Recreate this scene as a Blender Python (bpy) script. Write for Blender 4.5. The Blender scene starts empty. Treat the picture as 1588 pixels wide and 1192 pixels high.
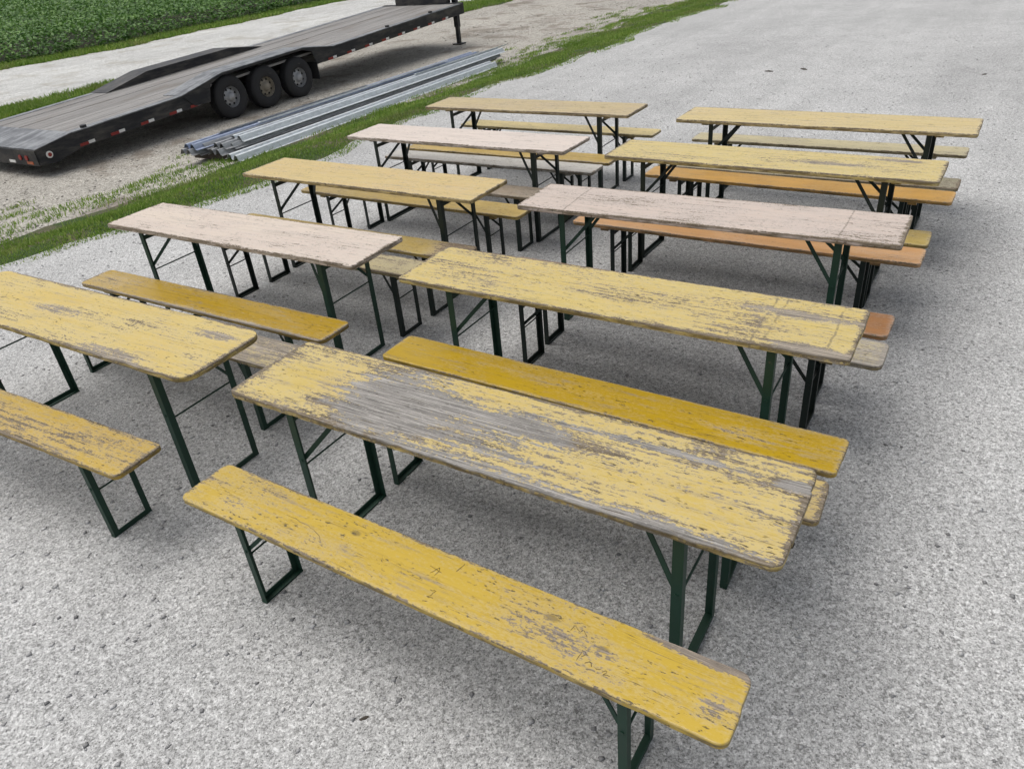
import bpy, math, random
import numpy as np
from mathutils import Matrix, Vector
random.seed(5)
SC = bpy.context.scene
COL = SC.collection
R = math.radians

# ------------------------------------------------------------------ camera, sky, sun, exposure
CAM_H, PITCH, ROLL = 2.2935, 0.55297, -0.09784
cam_d = bpy.data.cameras.new('camera')
cam_d.sensor_width = 36.0
cam_d.lens = 26.398
cam_d.clip_start = 0.05
cam_d.clip_end = 2000
cam = bpy.data.objects.new('camera', cam_d)
COL.objects.link(cam)
sp, cp, sr, cr = math.sin(PITCH), math.cos(PITCH), math.sin(ROLL), math.cos(ROLL)
X = Vector((1, 0, 0)); D = Vector((0, -sp, -cp)); F = Vector((0, cp, -sp))
U = cr * X - sr * D
V = sr * X + cr * D
M = Matrix((U, -V, -F)).transposed().to_4x4()
M.translation = Vector((0, 0, CAM_H))
cam.matrix_world = M
SC.camera = cam

SUN_EL, SUN_AZ = R(68), R(-70)          # azimuth: clockwise from +Y
world = bpy.data.worlds.new('World')
SC.world = world
world.use_nodes = True
wn = world.node_tree.nodes; wl = world.node_tree.links
bg = wn['Background']
sky = wn.new('ShaderNodeTexSky')
sky.sky_type = 'NISHITA'
sky.sun_disc = False
sky.sun_elevation = SUN_EL
sky.sun_rotation = SUN_AZ
sky.air_density = 1.0
sky.dust_density = 3.0
sky.ozone_density = 1.0
hs = wn.new('ShaderNodeHueSaturation')
hs.inputs['Saturation'].default_value = 0.30       # thin even cloud, hardly any blue
wl.new(sky.outputs[0], hs.inputs['Color'])
wl.new(hs.outputs[0], bg.inputs['Color'])
bg.inputs['Strength'].default_value = 0.11
sun_d = bpy.data.lights.new('sun', 'SUN')
sun_d.energy = 1.5
sun_d.angle = R(62)
sun_d.color = (1.0, 0.96, 0.9)
sun = bpy.data.objects.new('sun', sun_d)
COL.objects.link(sun)
sdir = Vector((math.sin(SUN_AZ) * math.cos(SUN_EL), math.cos(SUN_AZ) * math.cos(SUN_EL), math.sin(SUN_EL)))
sun.rotation_euler = sdir.to_track_quat('Z', 'Y').to_euler()
sun.location = sdir * 30
vs = SC.view_settings
vs.view_transform = 'Standard'
vs.look = 'None'
vs.exposure = 0.33
vs.gamma = 1.0
vs.use_curve_mapping = False
SC.cycles.max_bounces = 4
SC.cycles.diffuse_bounces = 2
SC.cycles.glossy_bounces = 2
SC.cycles.transmission_bounces = 2
SC.cycles.use_adaptive_sampling = True
SC.cycles.adaptive_threshold = 0.035

# ------------------------------------------------------------------ helpers
class G:
    """tiny node-graph builder"""
    def __init__(s, name):
        s.m = bpy.data.materials.new(name); s.m.use_nodes = True
        s.t = s.m.node_tree; s.n = s.t.nodes; s.l = s.t.links
        s.b = s.n['Principled BSDF']
        s.out = s.n['Material Output']
    def new(s, typ, **kw):
        x = s.n.new(typ)
        for k, v in kw.items():
            setattr(x, k, v)
        return x
    def put(s, sock, v):
        if isinstance(v, bpy.types.NodeSocket):
            s.l.new(v, sock)
        elif v is not None:
            if sock.type == 'RGBA' and len(v) == 3:
                v = (*v, 1)
            sock.default_value = v
    def math(s, op, a, b=None, c=None, clamp=False):
        x = s.new('ShaderNodeMath', operation=op); x.use_clamp = clamp
        for i, v in enumerate((a, b, c)):
            if v is not None:
                s.put(x.inputs[i], v)
        return x.outputs[0]
    def coord(s, which='Object'):
        return s.new('ShaderNodeTexCoord').outputs[which]
    def mapping(s, v, loc=(0, 0, 0), scale=(1, 1, 1), rot=(0, 0, 0)):
        x = s.new('ShaderNodeMapping')
        s.put(x.inputs['Vector'], v)
        x.inputs['Location'].default_value = loc
        x.inputs['Scale'].default_value = scale
        x.inputs['Rotation'].default_value = rot
        return x.outputs[0]
    def noise(s, v, scale, detail=3, rough=0.55, dist=0.0):
        x = s.new('ShaderNodeTexNoise')
        s.put(x.inputs['Vector'], v)
        x.inputs['Scale'].default_value = scale
        x.inputs['Detail'].default_value = detail
        x.inputs['Roughness'].default_value = rough
        x.inputs['Distortion'].default_value = dist
        return x.outputs[0]
    def voro(s, v, scale, feature='F1'):
        x = s.new('ShaderNodeTexVoronoi', feature=feature)
        s.put(x.inputs['Vector'], v)
        x.inputs['Scale'].default_value = scale
        return x.outputs
    def smooth(s, x, a, b, lo=0.0, hi=1.0):
        r = s.new('ShaderNodeMapRange', interpolation_type='SMOOTHSTEP')
        s.put(r.inputs[0], x)
        s.put(r.inputs[1], a); s.put(r.inputs[2], b)
        r.inputs[3].default_value = lo; r.inputs[4].default_value = hi
        return r.outputs[0]
    def mix(s, f, a, b, blend='MIX'):
        x = s.new('ShaderNodeMix', data_type='RGBA', blend_type=blend)
        s.put(x.inputs[0], f); s.put(x.inputs[6], a); s.put(x.inputs[7], b)
        return x.outputs[2]
    def ramp(s, f, stops):
        x = s.new('ShaderNodeValToRGB')
        s.put(x.inputs[0], f)
        el = x.color_ramp.elements
        while len(el) < len(stops):
            el.new(0.5)
        for e, (p, c) in zip(el, stops):
            e.position = p; e.color = (*c, 1) if len(c) == 3 else c
        return x.outputs[0]
    def sep(s, v):
        x = s.new('ShaderNodeSeparateXYZ'); s.put(x.inputs[0], v)
        return x.outputs
    def bump(s, h, strength, dist):
        x = s.new('ShaderNodeBump')
        x.inputs['Strength'].default_value = strength
        x.inputs['Distance'].default_value = dist
        s.put(x.inputs['Height'], h)
        s.l.new(x.outputs[0], s.b.inputs['Normal'])
    def set(s, **kw):
        for k, v in kw.items():
            s.put(s.b.inputs[k.replace('_', ' ')], v)
        return s.m
    def island(s):
        return s.new('ShaderNodeNewGeometry').outputs['Random Per Island']

def tag(o, label=None, cat=None, group=None, kind=None):
    if label: o['label'] = label
    if cat: o['category'] = cat
    if group: o['group'] = group
    if kind: o['kind'] = kind
    return o

def link(name, me, parent=None):
    o = bpy.data.objects.new(name, me)
    COL.objects.link(o)
    if parent is not None:
        o.parent = parent
    return o

def empty(name, loc=(0, 0, 0), rz=0.0):
    o = bpy.data.objects.new(name, None)
    o.empty_display_size = 0.1
    COL.objects.link(o)
    o.location = loc; o.rotation_euler = (0, 0, rz)
    return o

class MB:
    """collects simple solids into one mesh"""
    def __init__(s):
        s.v = []; s.f = []; s.sm = []
    def add(s, vs, fs, smooth=False):
        o = len(s.v)
        s.v += [tuple(v) for v in vs]
        s.f += [tuple(i + o for i in f) for f in fs]
        s.sm += [smooth] * len(fs)
        return s
    def box(s, x0, x1, y0, y1, z0, z1):
        v = [(x, y, z) for z in (z0, z1) for y in (y0, y1) for x in (x0, x1)]
        return s.add(v, [(0, 2, 3, 1), (4, 5, 7, 6), (0, 1, 5, 4), (1, 3, 7, 5), (3, 2, 6, 7), (2, 0, 4, 6)])
    def bar(s, p0, p1, w, h, side=(0, 1, 0)):
        p0, p1 = Vector(p0), Vector(p1)
        a = (p1 - p0).normalized(); sd = Vector(side)
        sd = (sd - a * sd.dot(a)).normalized(); up = a.cross(sd)
        v = []
        for p in (p0, p1):
            for i, j in ((-1, -1), (1, -1), (1, 1), (-1, 1)):
                v.append(p + sd * (w / 2 * i) + up * (h / 2 * j))
        return s.add(v, [(3, 2, 1, 0), (4, 5, 6, 7), (0, 1, 5, 4), (1, 2, 6, 5), (2, 3, 7, 6), (3, 0, 4, 7)])
    def tube(s, p0, p1, r, n=8, r1=None):
        p0, p1 = Vector(p0), Vector(p1); r1 = r if r1 is None else r1
        a = (p1 - p0).normalized()
        u = a.orthogonal().normalized(); w = a.cross(u)
        v = []
        for p, q in ((p0, r), (p1, r1)):
            for k in range(n):
                t = 2 * math.pi * k / n
                v.append(p + u * (q * math.cos(t)) + w * (q * math.sin(t)))
        s.add(v, [(k, (k + 1) % n, n + (k + 1) % n, n + k) for k in range(n)], True)
        return s.add(v, [tuple(range(n - 1, -1, -1)), tuple(range(n, 2 * n))])
    def lathe(s, prof, n=32, axis='y', smooth=True):
        v = []
        for k in range(n):
            t = 2 * math.pi * k / n
            for (r, y) in prof:
                v.append((r * math.cos(t), y, r * math.sin(t)))
        m = len(prof)
        return s.add(v, [(k * m + i, k * m + i + 1, ((k + 1) % n) * m + i + 1, ((k + 1) % n) * m + i)
                         for k in range(n) for i in range(m - 1)], smooth)
    def prism(s, pts, y0, y1):
        """polygon in x,z extruded along y"""
        n = len(pts)
        v = [(x, y0, z) for x, z in pts] + [(x, y1, z) for x, z in pts]
        return s.add(v, [tuple(range(n)), tuple(range(2 * n - 1, n - 1, -1))] +
                     [(i, n + i, n + (i + 1) % n, (i + 1) % n) for i in range(n)])
    def mesh(s, name, mat):
        me = bpy.data.meshes.new(name)
        me.from_pydata(s.v, [], s.f)
        me.polygons.foreach_set('use_smooth', s.sm)
        if mat: me.materials.append(mat)
        me.update()
        return me
    def build(s, name, mat, parent=None):
        return link(name, s.mesh(name, mat), parent)

def np_mesh(name, verts, faces, mat):
    """verts (N,3), faces (M,k) numpy arrays"""
    me = bpy.data.meshes.new(name)
    k = faces.shape[1]
    me.vertices.add(len(verts)); me.vertices.foreach_set('co', verts.astype(np.float32).ravel())
    me.loops.add(faces.size); me.loops.foreach_set('vertex_index', faces.astype(np.int32).ravel())
    me.polygons.add(len(faces))
    me.polygons.foreach_set('loop_start', np.arange(0, faces.size, k, dtype=np.int32))
    me.update(calc_edges=True)
    me.materials.append(mat)
    return me

# ------------------------------------------------------------------ terrain frame
# t runs along the grass verge, q across it (q = 0: edge of the yard, q > 0 away from the camera)
O2 = np.array([-4.49, 6.53]); TD = np.array([0.589, 0.808]); QD = np.array([-0.808, 0.589])
LANE = -0.42
def tq(x, y):
    d0, d1 = x - O2[0], y - O2[1]
    return d0 * TD[0] + d1 * TD[1], d0 * QD[0] + d1 * QD[1]
def xy(t, q):
    return O2[0] + t * TD[0] + q * QD[0], O2[1] + t * TD[1] + q * QD[1]
def hz(q):
    q = np.asarray(q, float)
    def ss(a, b):
        u = np.clip((q - a) / (b - a), 0, 1); return u * u * (3 - 2 * u)
    return -0.31 * ss(0.1, 1.9) - 0.11 * ss(1.7, 3.4)
def wob(t, seed, amp):
    t = np.asarray(t, float)
    return amp * (np.sin(t * 0.9 + seed) * .5 + np.sin(t * 2.3 + seed * 2.1) * .3 + np.sin(t * 5.1 + seed * 3.7) * .2)
EDGE = {0: (0.0, 1.0, 0.22), 1: (1.85, 2.0, 0.25), 2: (10.6, 3.0, 0.4), 3: (12.7, 4.0, 0.35), 4: (20.0, 5.0, 0.3)}
def edge(k, t):
    q, s, a = EDGE[k]
    t = np.asarray(t, float)
    fade = np.clip(1 - (np.abs(t - 15) - 40) / 40, 0, 1)
    base = q + wob(t, s, a) * fade
    if k == 0: base = base - 0.34 * np.exp(-((t - 2.3) / 1.3) ** 2)
    if k == 4: base = base + np.clip(t - 14, 0, 16) * 0.16
    if k == 1: base = base + np.clip((t - 13.5) / 5, 0, 1) * 0.7
    return base

# ------------------------------------------------------------------ ground materials
def gravel_mat(name, lo, mid, hi, stone=70, tint=(1, 1, 1), patch=None, patch_amt=0.0, relief=0.012, bs=0.75):
    g = G(name)
    c = g.coord()
    big = g.noise(c, 0.35, 4, 0.6)
    med = g.noise(c, 2.2, 4, 0.6)
    cell = g.voro(c, stone)
    cell2 = g.voro(g.mapping(c, (3.1, 1.7, 0)), stone * 2.1)
    sh = g.sep(cell['Color'])[0]
    sh2 = g.sep(cell2['Color'])[1]
    fine = g.noise(c, 260, 2, 0.6)
    grit = g.noise(c, stone * 1.5, 3, 0.75)
    f = g.math('MULTIPLY', sh, 0.42)
    f = g.math('MULTIPLY_ADD', sh2, 0.34, f)
    f = g.math('MULTIPLY_ADD', grit, 0.87, f)
    f = g.math('MULTIPLY_ADD', fine, 0.25, f)
    crs = g.noise(g.mapping(c, (2.3, 8.1, 0)), stone * 0.26, 5, 0.85)
    f = g.math('MULTIPLY_ADD', g.math('SUBTRACT', crs, 0.5), 1.2, f)
    f = g.math('MULTIPLY_ADD', g.math('SUBTRACT', f, 0.94), 1.15, 0.54)
    col = g.ramp(f, [(0.16, lo), (0.50, mid), (0.78, hi), (0.98, tuple(min(0.8, v * 1.35) for v in hi))])
    # scattered dark chips of stone and bits of earth
    spk = g.voro(g.mapping(c, (7.7, 2.2, 0)), stone * 0.55)
    rare = g.smooth(g.sep(spk['Color'])[2], 0.86, 0.95)
    spot = g.math('MULTIPLY', rare, g.smooth(spk['Distance'], 0.24, 0.12))
    col = g.mix(g.math('MULTIPLY', spot, 0.8), col, tuple(v * 0.36 for v in lo))
    # bigger stones: some dark, some pale, few and far between
    for sc_, lo_, rad, amt, cc_ in ((stone * 0.20, 0.80, 0.27, 0.55, tuple(v * 0.5 for v in lo)), (stone * 0.24, 0.82, 0.27, 0.6, tuple(min(.75, v * 1.35) for v in hi)), (stone * 0.36, 0.75, 0.30, 0.5, tuple(v * 0.55 for v in lo))):
        b_ = g.voro(g.mapping(c, (sc_, sc_ * 0.3, 0)), sc_)
        m_ = g.math('MULTIPLY', g.smooth(g.sep(b_['Color'])[1], lo_, lo_ + 0.06), g.smooth(g.math('MULTIPLY_ADD', fine, 0.2, b_['Distance']), rad + 0.1, rad - 0.02))
        col = g.mix(g.math('MULTIPLY', m_, amt), col, cc_)
    trk = g.noise(g.mapping(g.mapping(c, rot=(0, 0, -0.94)), scale=(0.10, 1.5, 1)), 1.0, 3, 0.55)   # wheel tracks along the drive
    tone = g.math('MULTIPLY_ADD', big, 0.50, g.math('MULTIPLY_ADD', med, 0.35, 0.36))
    tone = g.math('MULTIPLY_ADD', trk, 0.40, tone)
    cc = g.new('ShaderNodeCombineColor')
    for i, tv in enumerate(tint):
        g.put(cc.inputs[i], g.math('MULTIPLY', tone, tv))
    col = g.mix(1.0, col, cc.outputs[0], 'MULTIPLY')
    if patch:
        pm = g.smooth(g.noise(c, 0.9, 5, 0.62), 0.52, 0.66)
        col = g.mix(g.math('MULTIPLY', pm, patch_amt), col, patch)
    h = g.math('MULTIPLY_ADD', cell['Distance'], -0.8, g.math('MULTIPLY', fine, 0.35))
    h = g.math('MULTIPLY_ADD', sh, 0.5, h)
    g.bump(h, bs, relief)
    return g.set(Base_Color=col, Roughness=0.92, Specular_IOR_Level=0.25)

M_yard = gravel_mat('yard_gravel', (0.19, 0.19, 0.185), (0.41, 0.41, 0.405), (0.56, 0.56, 0.555), 125, relief=0.0011, bs=0.3)
M_lane = gravel_mat('lane_gravel', (0.16, 0.15, 0.13), (0.35, 0.33, 0.29), (0.50, 0.475, 0.43), 62, patch=(0.17, 0.14, 0.11), patch_amt=0.7, relief=0.0025, bs=0.35)
M_road = gravel_mat('road_gravel', (0.30, 0.30, 0.29), (0.48, 0.48, 0.46), (0.62, 0.62, 0.60), 50, patch=(0.30, 0.27, 0.21), patch_amt=0.45, relief=0.005, bs=0.35)

def soil_mat(name, a, b, green, amt):
    g = G(name)
    c = g.coord()
    n = g.noise(c, 3.0, 6, 0.65)
    n2 = g.noise(c, 40, 4, 0.6)
    col = g.mix(n, a, b)
    gm = g.smooth(g.noise(c, 1.4, 5, 0.6), 0.62 - amt, 0.68 - amt * 0.5)
    col = g.mix(gm, col, green)
    col = g.mix(g.math('MULTIPLY', n2, 0.5), col, (0.03, 0.03, 0.02))
    g.bump(n2, 0.6, 0.02)
    return g.set(Base_Color=col, Roughness=0.95, Specular_IOR_Level=0.2)
M_verge = soil_mat('verge_soil', (0.11, 0.09, 0.06), (0.17, 0.15, 0.10), (0.05, 0.09, 0.02), 0.24)
M_field_soil = soil_mat('field_soil', (0.03, 0.028, 0.02), (0.06, 0.05, 0.035), (0.02, 0.04, 0.012), 0.2)

# ------------------------------------------------------------------ ground strips (one sheet each, edges shared)
TS = np.concatenate([np.linspace(-400, -25, 14), np.arange(-20, 60, 0.35), np.linspace(62, 700, 16)])
def strip(name, qa, qb, rows, mat, rough=0.0, far=None):
    rr = np.linspace(0, 1, rows)
    qq = qa[None, :] * (1 - rr[:, None]) + qb[None, :] * rr[:, None]
    tt = np.repeat(TS[None, :], rows, 0)
    x, y = xy(tt, qq)
    z = hz(qq)
    if rough:
        inner = np.sin(math.pi * rr)[:, None]
        z = z + rough * inner * (np.sin(tt * 1.7 + qq * 2.3) * .5 + np.sin(tt * 4.1 - qq * 3.9) * .3 + np.sin(tt * .6 + qq * 5.3) * .4)
    P = np.stack([x, y, z], -1).reshape(-1, 3)
    n = len(TS)
    i = (np.arange(rows - 1)[:, None] * n + np.arange(n - 1)[None, :]).ravel()
    F = np.stack([i, i + 1, i + n + 1, i + n], 1)
    if far is not None:                                 # the rest of the sheet, coarse, on to the horizon
        ts = np.concatenate([np.linspace(-400, -40, 7), np.arange(-32, 70, 8.0), np.linspace(80, 700, 9)])
        q2, t2 = np.meshgrid(np.asarray(far, float), ts, indexing='ij')
        x, y = xy(t2, q2)
        o = len(P)
        P = np.concatenate([P, np.stack([x, y, hz(q2)], -1).reshape(-1, 3)], 0)
        n2 = len(ts)
        i = o + (np.arange(len(far) - 1)[:, None] * n2 + np.arange(n2 - 1)[None, :]).ravel()
        F = np.concatenate([F, np.stack([i, i + 1, i + n2 + 1, i + n2], 1)], 0)
    me = np_mesh(name, P, F, mat)
    me.polygons.foreach_set('use_smooth', [True] * len(F))
    return tag(link(name, me), kind='structure')
E0, E1, E2, E3, E4 = (edge(k, TS) for k in range(5))
strip('gravel_yard', np.full_like(TS, -1.0), E0, 4, M_yard, 0.0, [-400, -150, -60, -30, -20, -12, -8, -4, -1.0])
strip('grass_verge_ground', E0, E1, 14, M_verge, 0.012)
strip('gravel_lane', E1, E2, 24, M_lane, 0.012)
strip('median_ground', E2, E3, 6, M_verge, 0.01)
strip('gravel_road', E3, E4, 8, M_road, 0.0)
strip('field_ground', E4, np.full_like(TS, 26.0), 8, M_field_soil, 0.0, [26, 34, 42, 60, 100, 200, 700])

# ------------------------------------------------------------------ weathered painted wood
def wood_mat(name, paint, wear, seed, Wd, top_z, L=2.2, gloss=0.5, bare=(), wood=(0.30, 0.262, 0.215), edge_wear=0.25,
             lines=(), paint2=None, streak=0.5, grime=0.75, fade=None):
    """sun-bleached paint, flaking along the grain down to grey wood; object space, x along the board"""
    g = G(name)
    o = g.coord()
    rnd = random.Random(seed)
    off = (rnd.uniform(-20, 20), rnd.uniform(-20, 20), rnd.uniform(-20, 20))
    p = g.mapping(o, off)
    x, y, z = g.sep(o)
    grain = g.noise(g.mapping(p, scale=(2.2, 55, 20)), 1.0, 5, 0.62, 0.4)
    chip = g.noise(g.mapping(p, scale=(14, 48, 30)), 1.0, 6, 0.68)
    flake = g.noise(g.mapping(p, scale=(60, 110, 60)), 1.0, 4, 0.7)
    blot = g.noise(g.mapping(p, scale=(2.0, 5.0, 2.0)), 1.0, 3, 0.55)
    # nearness to the rim of the top
    ey = g.smooth(g.math('ABSOLUTE', y), Wd / 2 - 0.022, Wd / 2 + 0.002)
    ex = g.smooth(g.math('ABSOLUTE', x), L / 2 - 0.035, L / 2 + 0.003)
    rim = g.math('MAXIMUM', ey, ex)
    side = g.smooth(z, top_z - 0.004, top_z - 0.010)    # the sawn sides keep more of their paint
    rim = g.math('MULTIPLY_ADD', side, -1.1, rim)
    f = g.math('MULTIPLY', chip, 0.30)
    f = g.math('MULTIPLY_ADD', grain, 0.30 * streak / 0.5, f)
    f = g.math('MULTIPLY_ADD', flake, 0.46, f)
    f = g.math('MULTIPLY_ADD', g.math('SUBTRACT', blot, 0.5), 0.30, f)
    f = g.math('MULTIPLY_ADD', rim, edge_wear * 0.6, f)
    grey = None
    for (cx, cy, rx, ry, amt) in bare:
        dx = g.math('DIVIDE', g.math('SUBTRACT', x, cx), rx)
        dy = g.math('DIVIDE', g.math('SUBTRACT', y, cy), ry)
        d = g.math('SQRT', g.math('ADD', g.math('MULTIPLY', dx, dx), g.math('MULTIPLY', dy, dy)))
        e_ = g.smooth(d, 1.25, 0.2)
        f = g.math('MULTIPLY_ADD', e_, amt, f)
        if amt > 0.09: grey = e_ if grey is None else g.math('MAXIMUM', grey, e_)
    thr = 0.5 * (0.30 + 0.30 * streak / 0.5 + 0.46) + 0.155 - wear * 0.31
    mask = g.smooth(f, thr, thr + 0.05)
    thin = g.smooth(f, thr - 0.13, thr)                 # paint worn thin round the bare spots
    # paint
    paint2 = paint2 or tuple(v * 0.8 for v in paint)
    pale = fade or tuple(min(0.75, v * 0.72 + 0.17) for v in paint)
    pc = g.mix(g.smooth(blot, 0.35, 0.65), paint, paint2)
    pc = g.mix(g.math('MULTIPLY', g.smooth(grain, 0.44, 0.68), 0.35), pc, tuple(v * 0.62 for v in paint))
    pc = g.mix(g.math('MULTIPLY', thin, 0.55), pc, pale)
    dirt = g.smooth(g.noise(g.mapping(p, scale=(30, 85, 38)), 1.0, 4, 0.65), 0.58, 0.655)
    dirt = g.math('MULTIPLY', dirt, g.smooth(g.noise(g.mapping(p, (4, 9, 2), (4.0, 13, 4)), 1.0, 3, 0.6), 0.40, 0.60))
    pc = g.mix(g.math('MULTIPLY', dirt, min(1.0, grime * 1.15)), pc, (0.062, 0.046, 0.026))
    # knots and nail holes
    kn = g.voro(g.mapping(p, scale=(5.0, 9.0, 1.0)), 1.0)
    ksel = g.smooth(g.sep(kn['Color'])[0], 0.74, 0.8)
    kd = g.math('MULTIPLY', ksel, g.smooth(kn['Distance'], 0.15, 0.07))
    pc = g.mix(g.math('MULTIPLY', kd, 0.6 * grime), pc, (0.09, 0.07, 0.045))
    for lx in lines:                                    # cross-wise rub marks
        wv = g.math('MULTIPLY_ADD', g.math('SUBTRACT', blot, 0.5), 0.05, g.math('SUBTRACT', x, lx))
        ln = g.smooth(g.math('ABSOLUTE', wv), 0.007, 0.002)
        ln = g.math('MULTIPLY', ln, g.smooth(chip, 0.40, 0.5))
        pc = g.mix(g.math('MULTIPLY', ln, 0.6), pc, (0.13, 0.11, 0.08))
    # bare wood
    wgr = g.noise(g.mapping(p, (3, 1, 2), (4.0, 130, 60)), 1.0, 6, 0.72, 0.35)
    wc = g.ramp(wgr, [(0.30, tuple(v * 0.25 for v in wood)), (0.44, tuple(v * 0.70 for v in wood)), (0.56, tuple(v * 1.1 for v in wood)), (0.72, tuple(min(0.7, v * 2.0) for v in wood))])
    brn = g.ramp(wgr, [(0.32, (0.072, 0.056, 0.037)), (0.5, (0.185, 0.150, 0.108)), (0.7, (0.37, 0.32, 0.25))])
    if wear < 0.5: wc = g.mix(g.smooth(g.math('MULTIPLY_ADD', g.math('SUBTRACT', chip, 0.5), 1.6, grey), 0.22, 0.5) if grey is not None else 0.0, brn, wc)
    wc = g.mix(g.math('MULTIPLY', g.smooth(flake, 0.55, 0.7), 0.6), wc, tuple(min(0.7, v * 1.55) for v in wood))
    wc = g.mix(g.math('MULTIPLY', dirt, 0.6), wc, (0.06, 0.05, 0.04))
    # drying cracks along the grain
    ck = g.noise(g.mapping(p, (9, 4, 1), (1.6, 85, 30)), 1.0, 2, 0.5, 0.2)
    ck = g.smooth(g.math('ABSOLUTE', g.math('SUBTRACT', ck, 0.5)), 0.012, 0.003)
    ck = g.math('MULTIPLY', ck, g.smooth(g.noise(g.mapping(p, (1, 2, 3), (5, 22, 5)), 1.0, 3), 0.50, 0.62))
    # brownish smears of ground-in dirt
    smear = g.smooth(g.math('MULTIPLY_ADD', chip, 0.5, g.math('MULTIPLY', grain, 0.5)), 0.50, 0.66)
    smear = g.math('MULTIPLY', smear, g.smooth(g.noise(g.mapping(p, (5, 6, 7), (3.5, 11, 5)), 1.0, 4, 0.6), 0.42, 0.64))
    pc = g.mix(g.math('MULTIPLY', smear, 0.95 * grime), pc, tuple(0.42 * v + 0.05 for v in (paint[0], paint[0] * 0.76, paint[0] * 0.48)))
    col = g.mix(mask, pc, wc)
    col = g.mix(g.math('MULTIPLY', ck, 0.35 + 0.5 * grime), col, (0.07, 0.052, 0.032))
    # sawn sides: mixed unevenly towards a darker brown
    sg = g.math('MULTIPLY', side, g.smooth(g.noise(g.mapping(p, (2, 2, 2), (9, 9, 60)), 1.0, 4, 0.65), 0.30, 0.62))
    col = g.mix(g.math('MULTIPLY', sg, 0.85), col, (0.11, 0.08, 0.035))
    rgh = g.math('MULTIPLY_ADD', mask, 0.88 - gloss, g.math('MULTIPLY_ADD', blot, 0.2, gloss - 0.1))
    h = g.math('MULTIPLY_ADD', mask, -0.7, g.math('MULTIPLY', wgr, 0.5))
    h = g.math('MULTIPLY_ADD', flake, 0.3, h)
    g.bump(h, 0.55, 0.0018)
    return g.set(Base_Color=col, Roughness=rgh, Specular_IOR_Level=0.28 if gloss > 0.45 else 0.42)

# painted steel of the folding legs
def steel_paint(name, col, rough=0.42, rust=0.35, dust=0.0):
    g = G(name)
    c = g.coord()
    oi = g.new('ShaderNodeObjectInfo').outputs['Random']
    cc = g.new('ShaderNodeVectorMath', operation='ADD')
    g.put(cc.inputs[0], c)
    cv = g.new('ShaderNodeCombineXYZ'); g.put(cv.inputs[0], g.math('MULTIPLY', oi, 40))
    g.l.new(cv.outputs[0], cc.inputs[1])
    n = g.noise(cc.outputs[0], 9, 5, 0.7)
    n2 = g.noise(cc.outputs[0], 60, 4, 0.65)
    m = g.smooth(g.math('MULTIPLY_ADD', n2, 0.4, g.math('MULTIPLY', n, 0.7)), 0.68, 0.76)
    base = g.mix(n, tuple(v * 0.75 for v in col), tuple(v * 1.35 for v in col))
    colr = g.mix(g.math('MULTIPLY', m, rust), base, (0.11, 0.07, 0.045))
    if dust:
        dn = g.noise(g.mapping(c, scale=(1.5, 3, 6)), 1.0, 6, 0.7)
        colr = g.mix(g.math('MULTIPLY', g.smooth(dn, 0.40, 0.75), dust), colr, (0.20, 0.18, 0.15))
    g.bump(n2, 0.25, 0.001)
    return g.set(Base_Color=colr, Roughness=g.math('MULTIPLY_ADD', n, 0.25, rough), Specular_IOR_Level=0.4)
M_green = steel_paint('green_steel', (0.008, 0.036, 0.022), 0.42, 0.6)
M_dark = steel_paint('dark_green_steel', (0.006, 0.014, 0.011), 0.42, 0.6)

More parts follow.
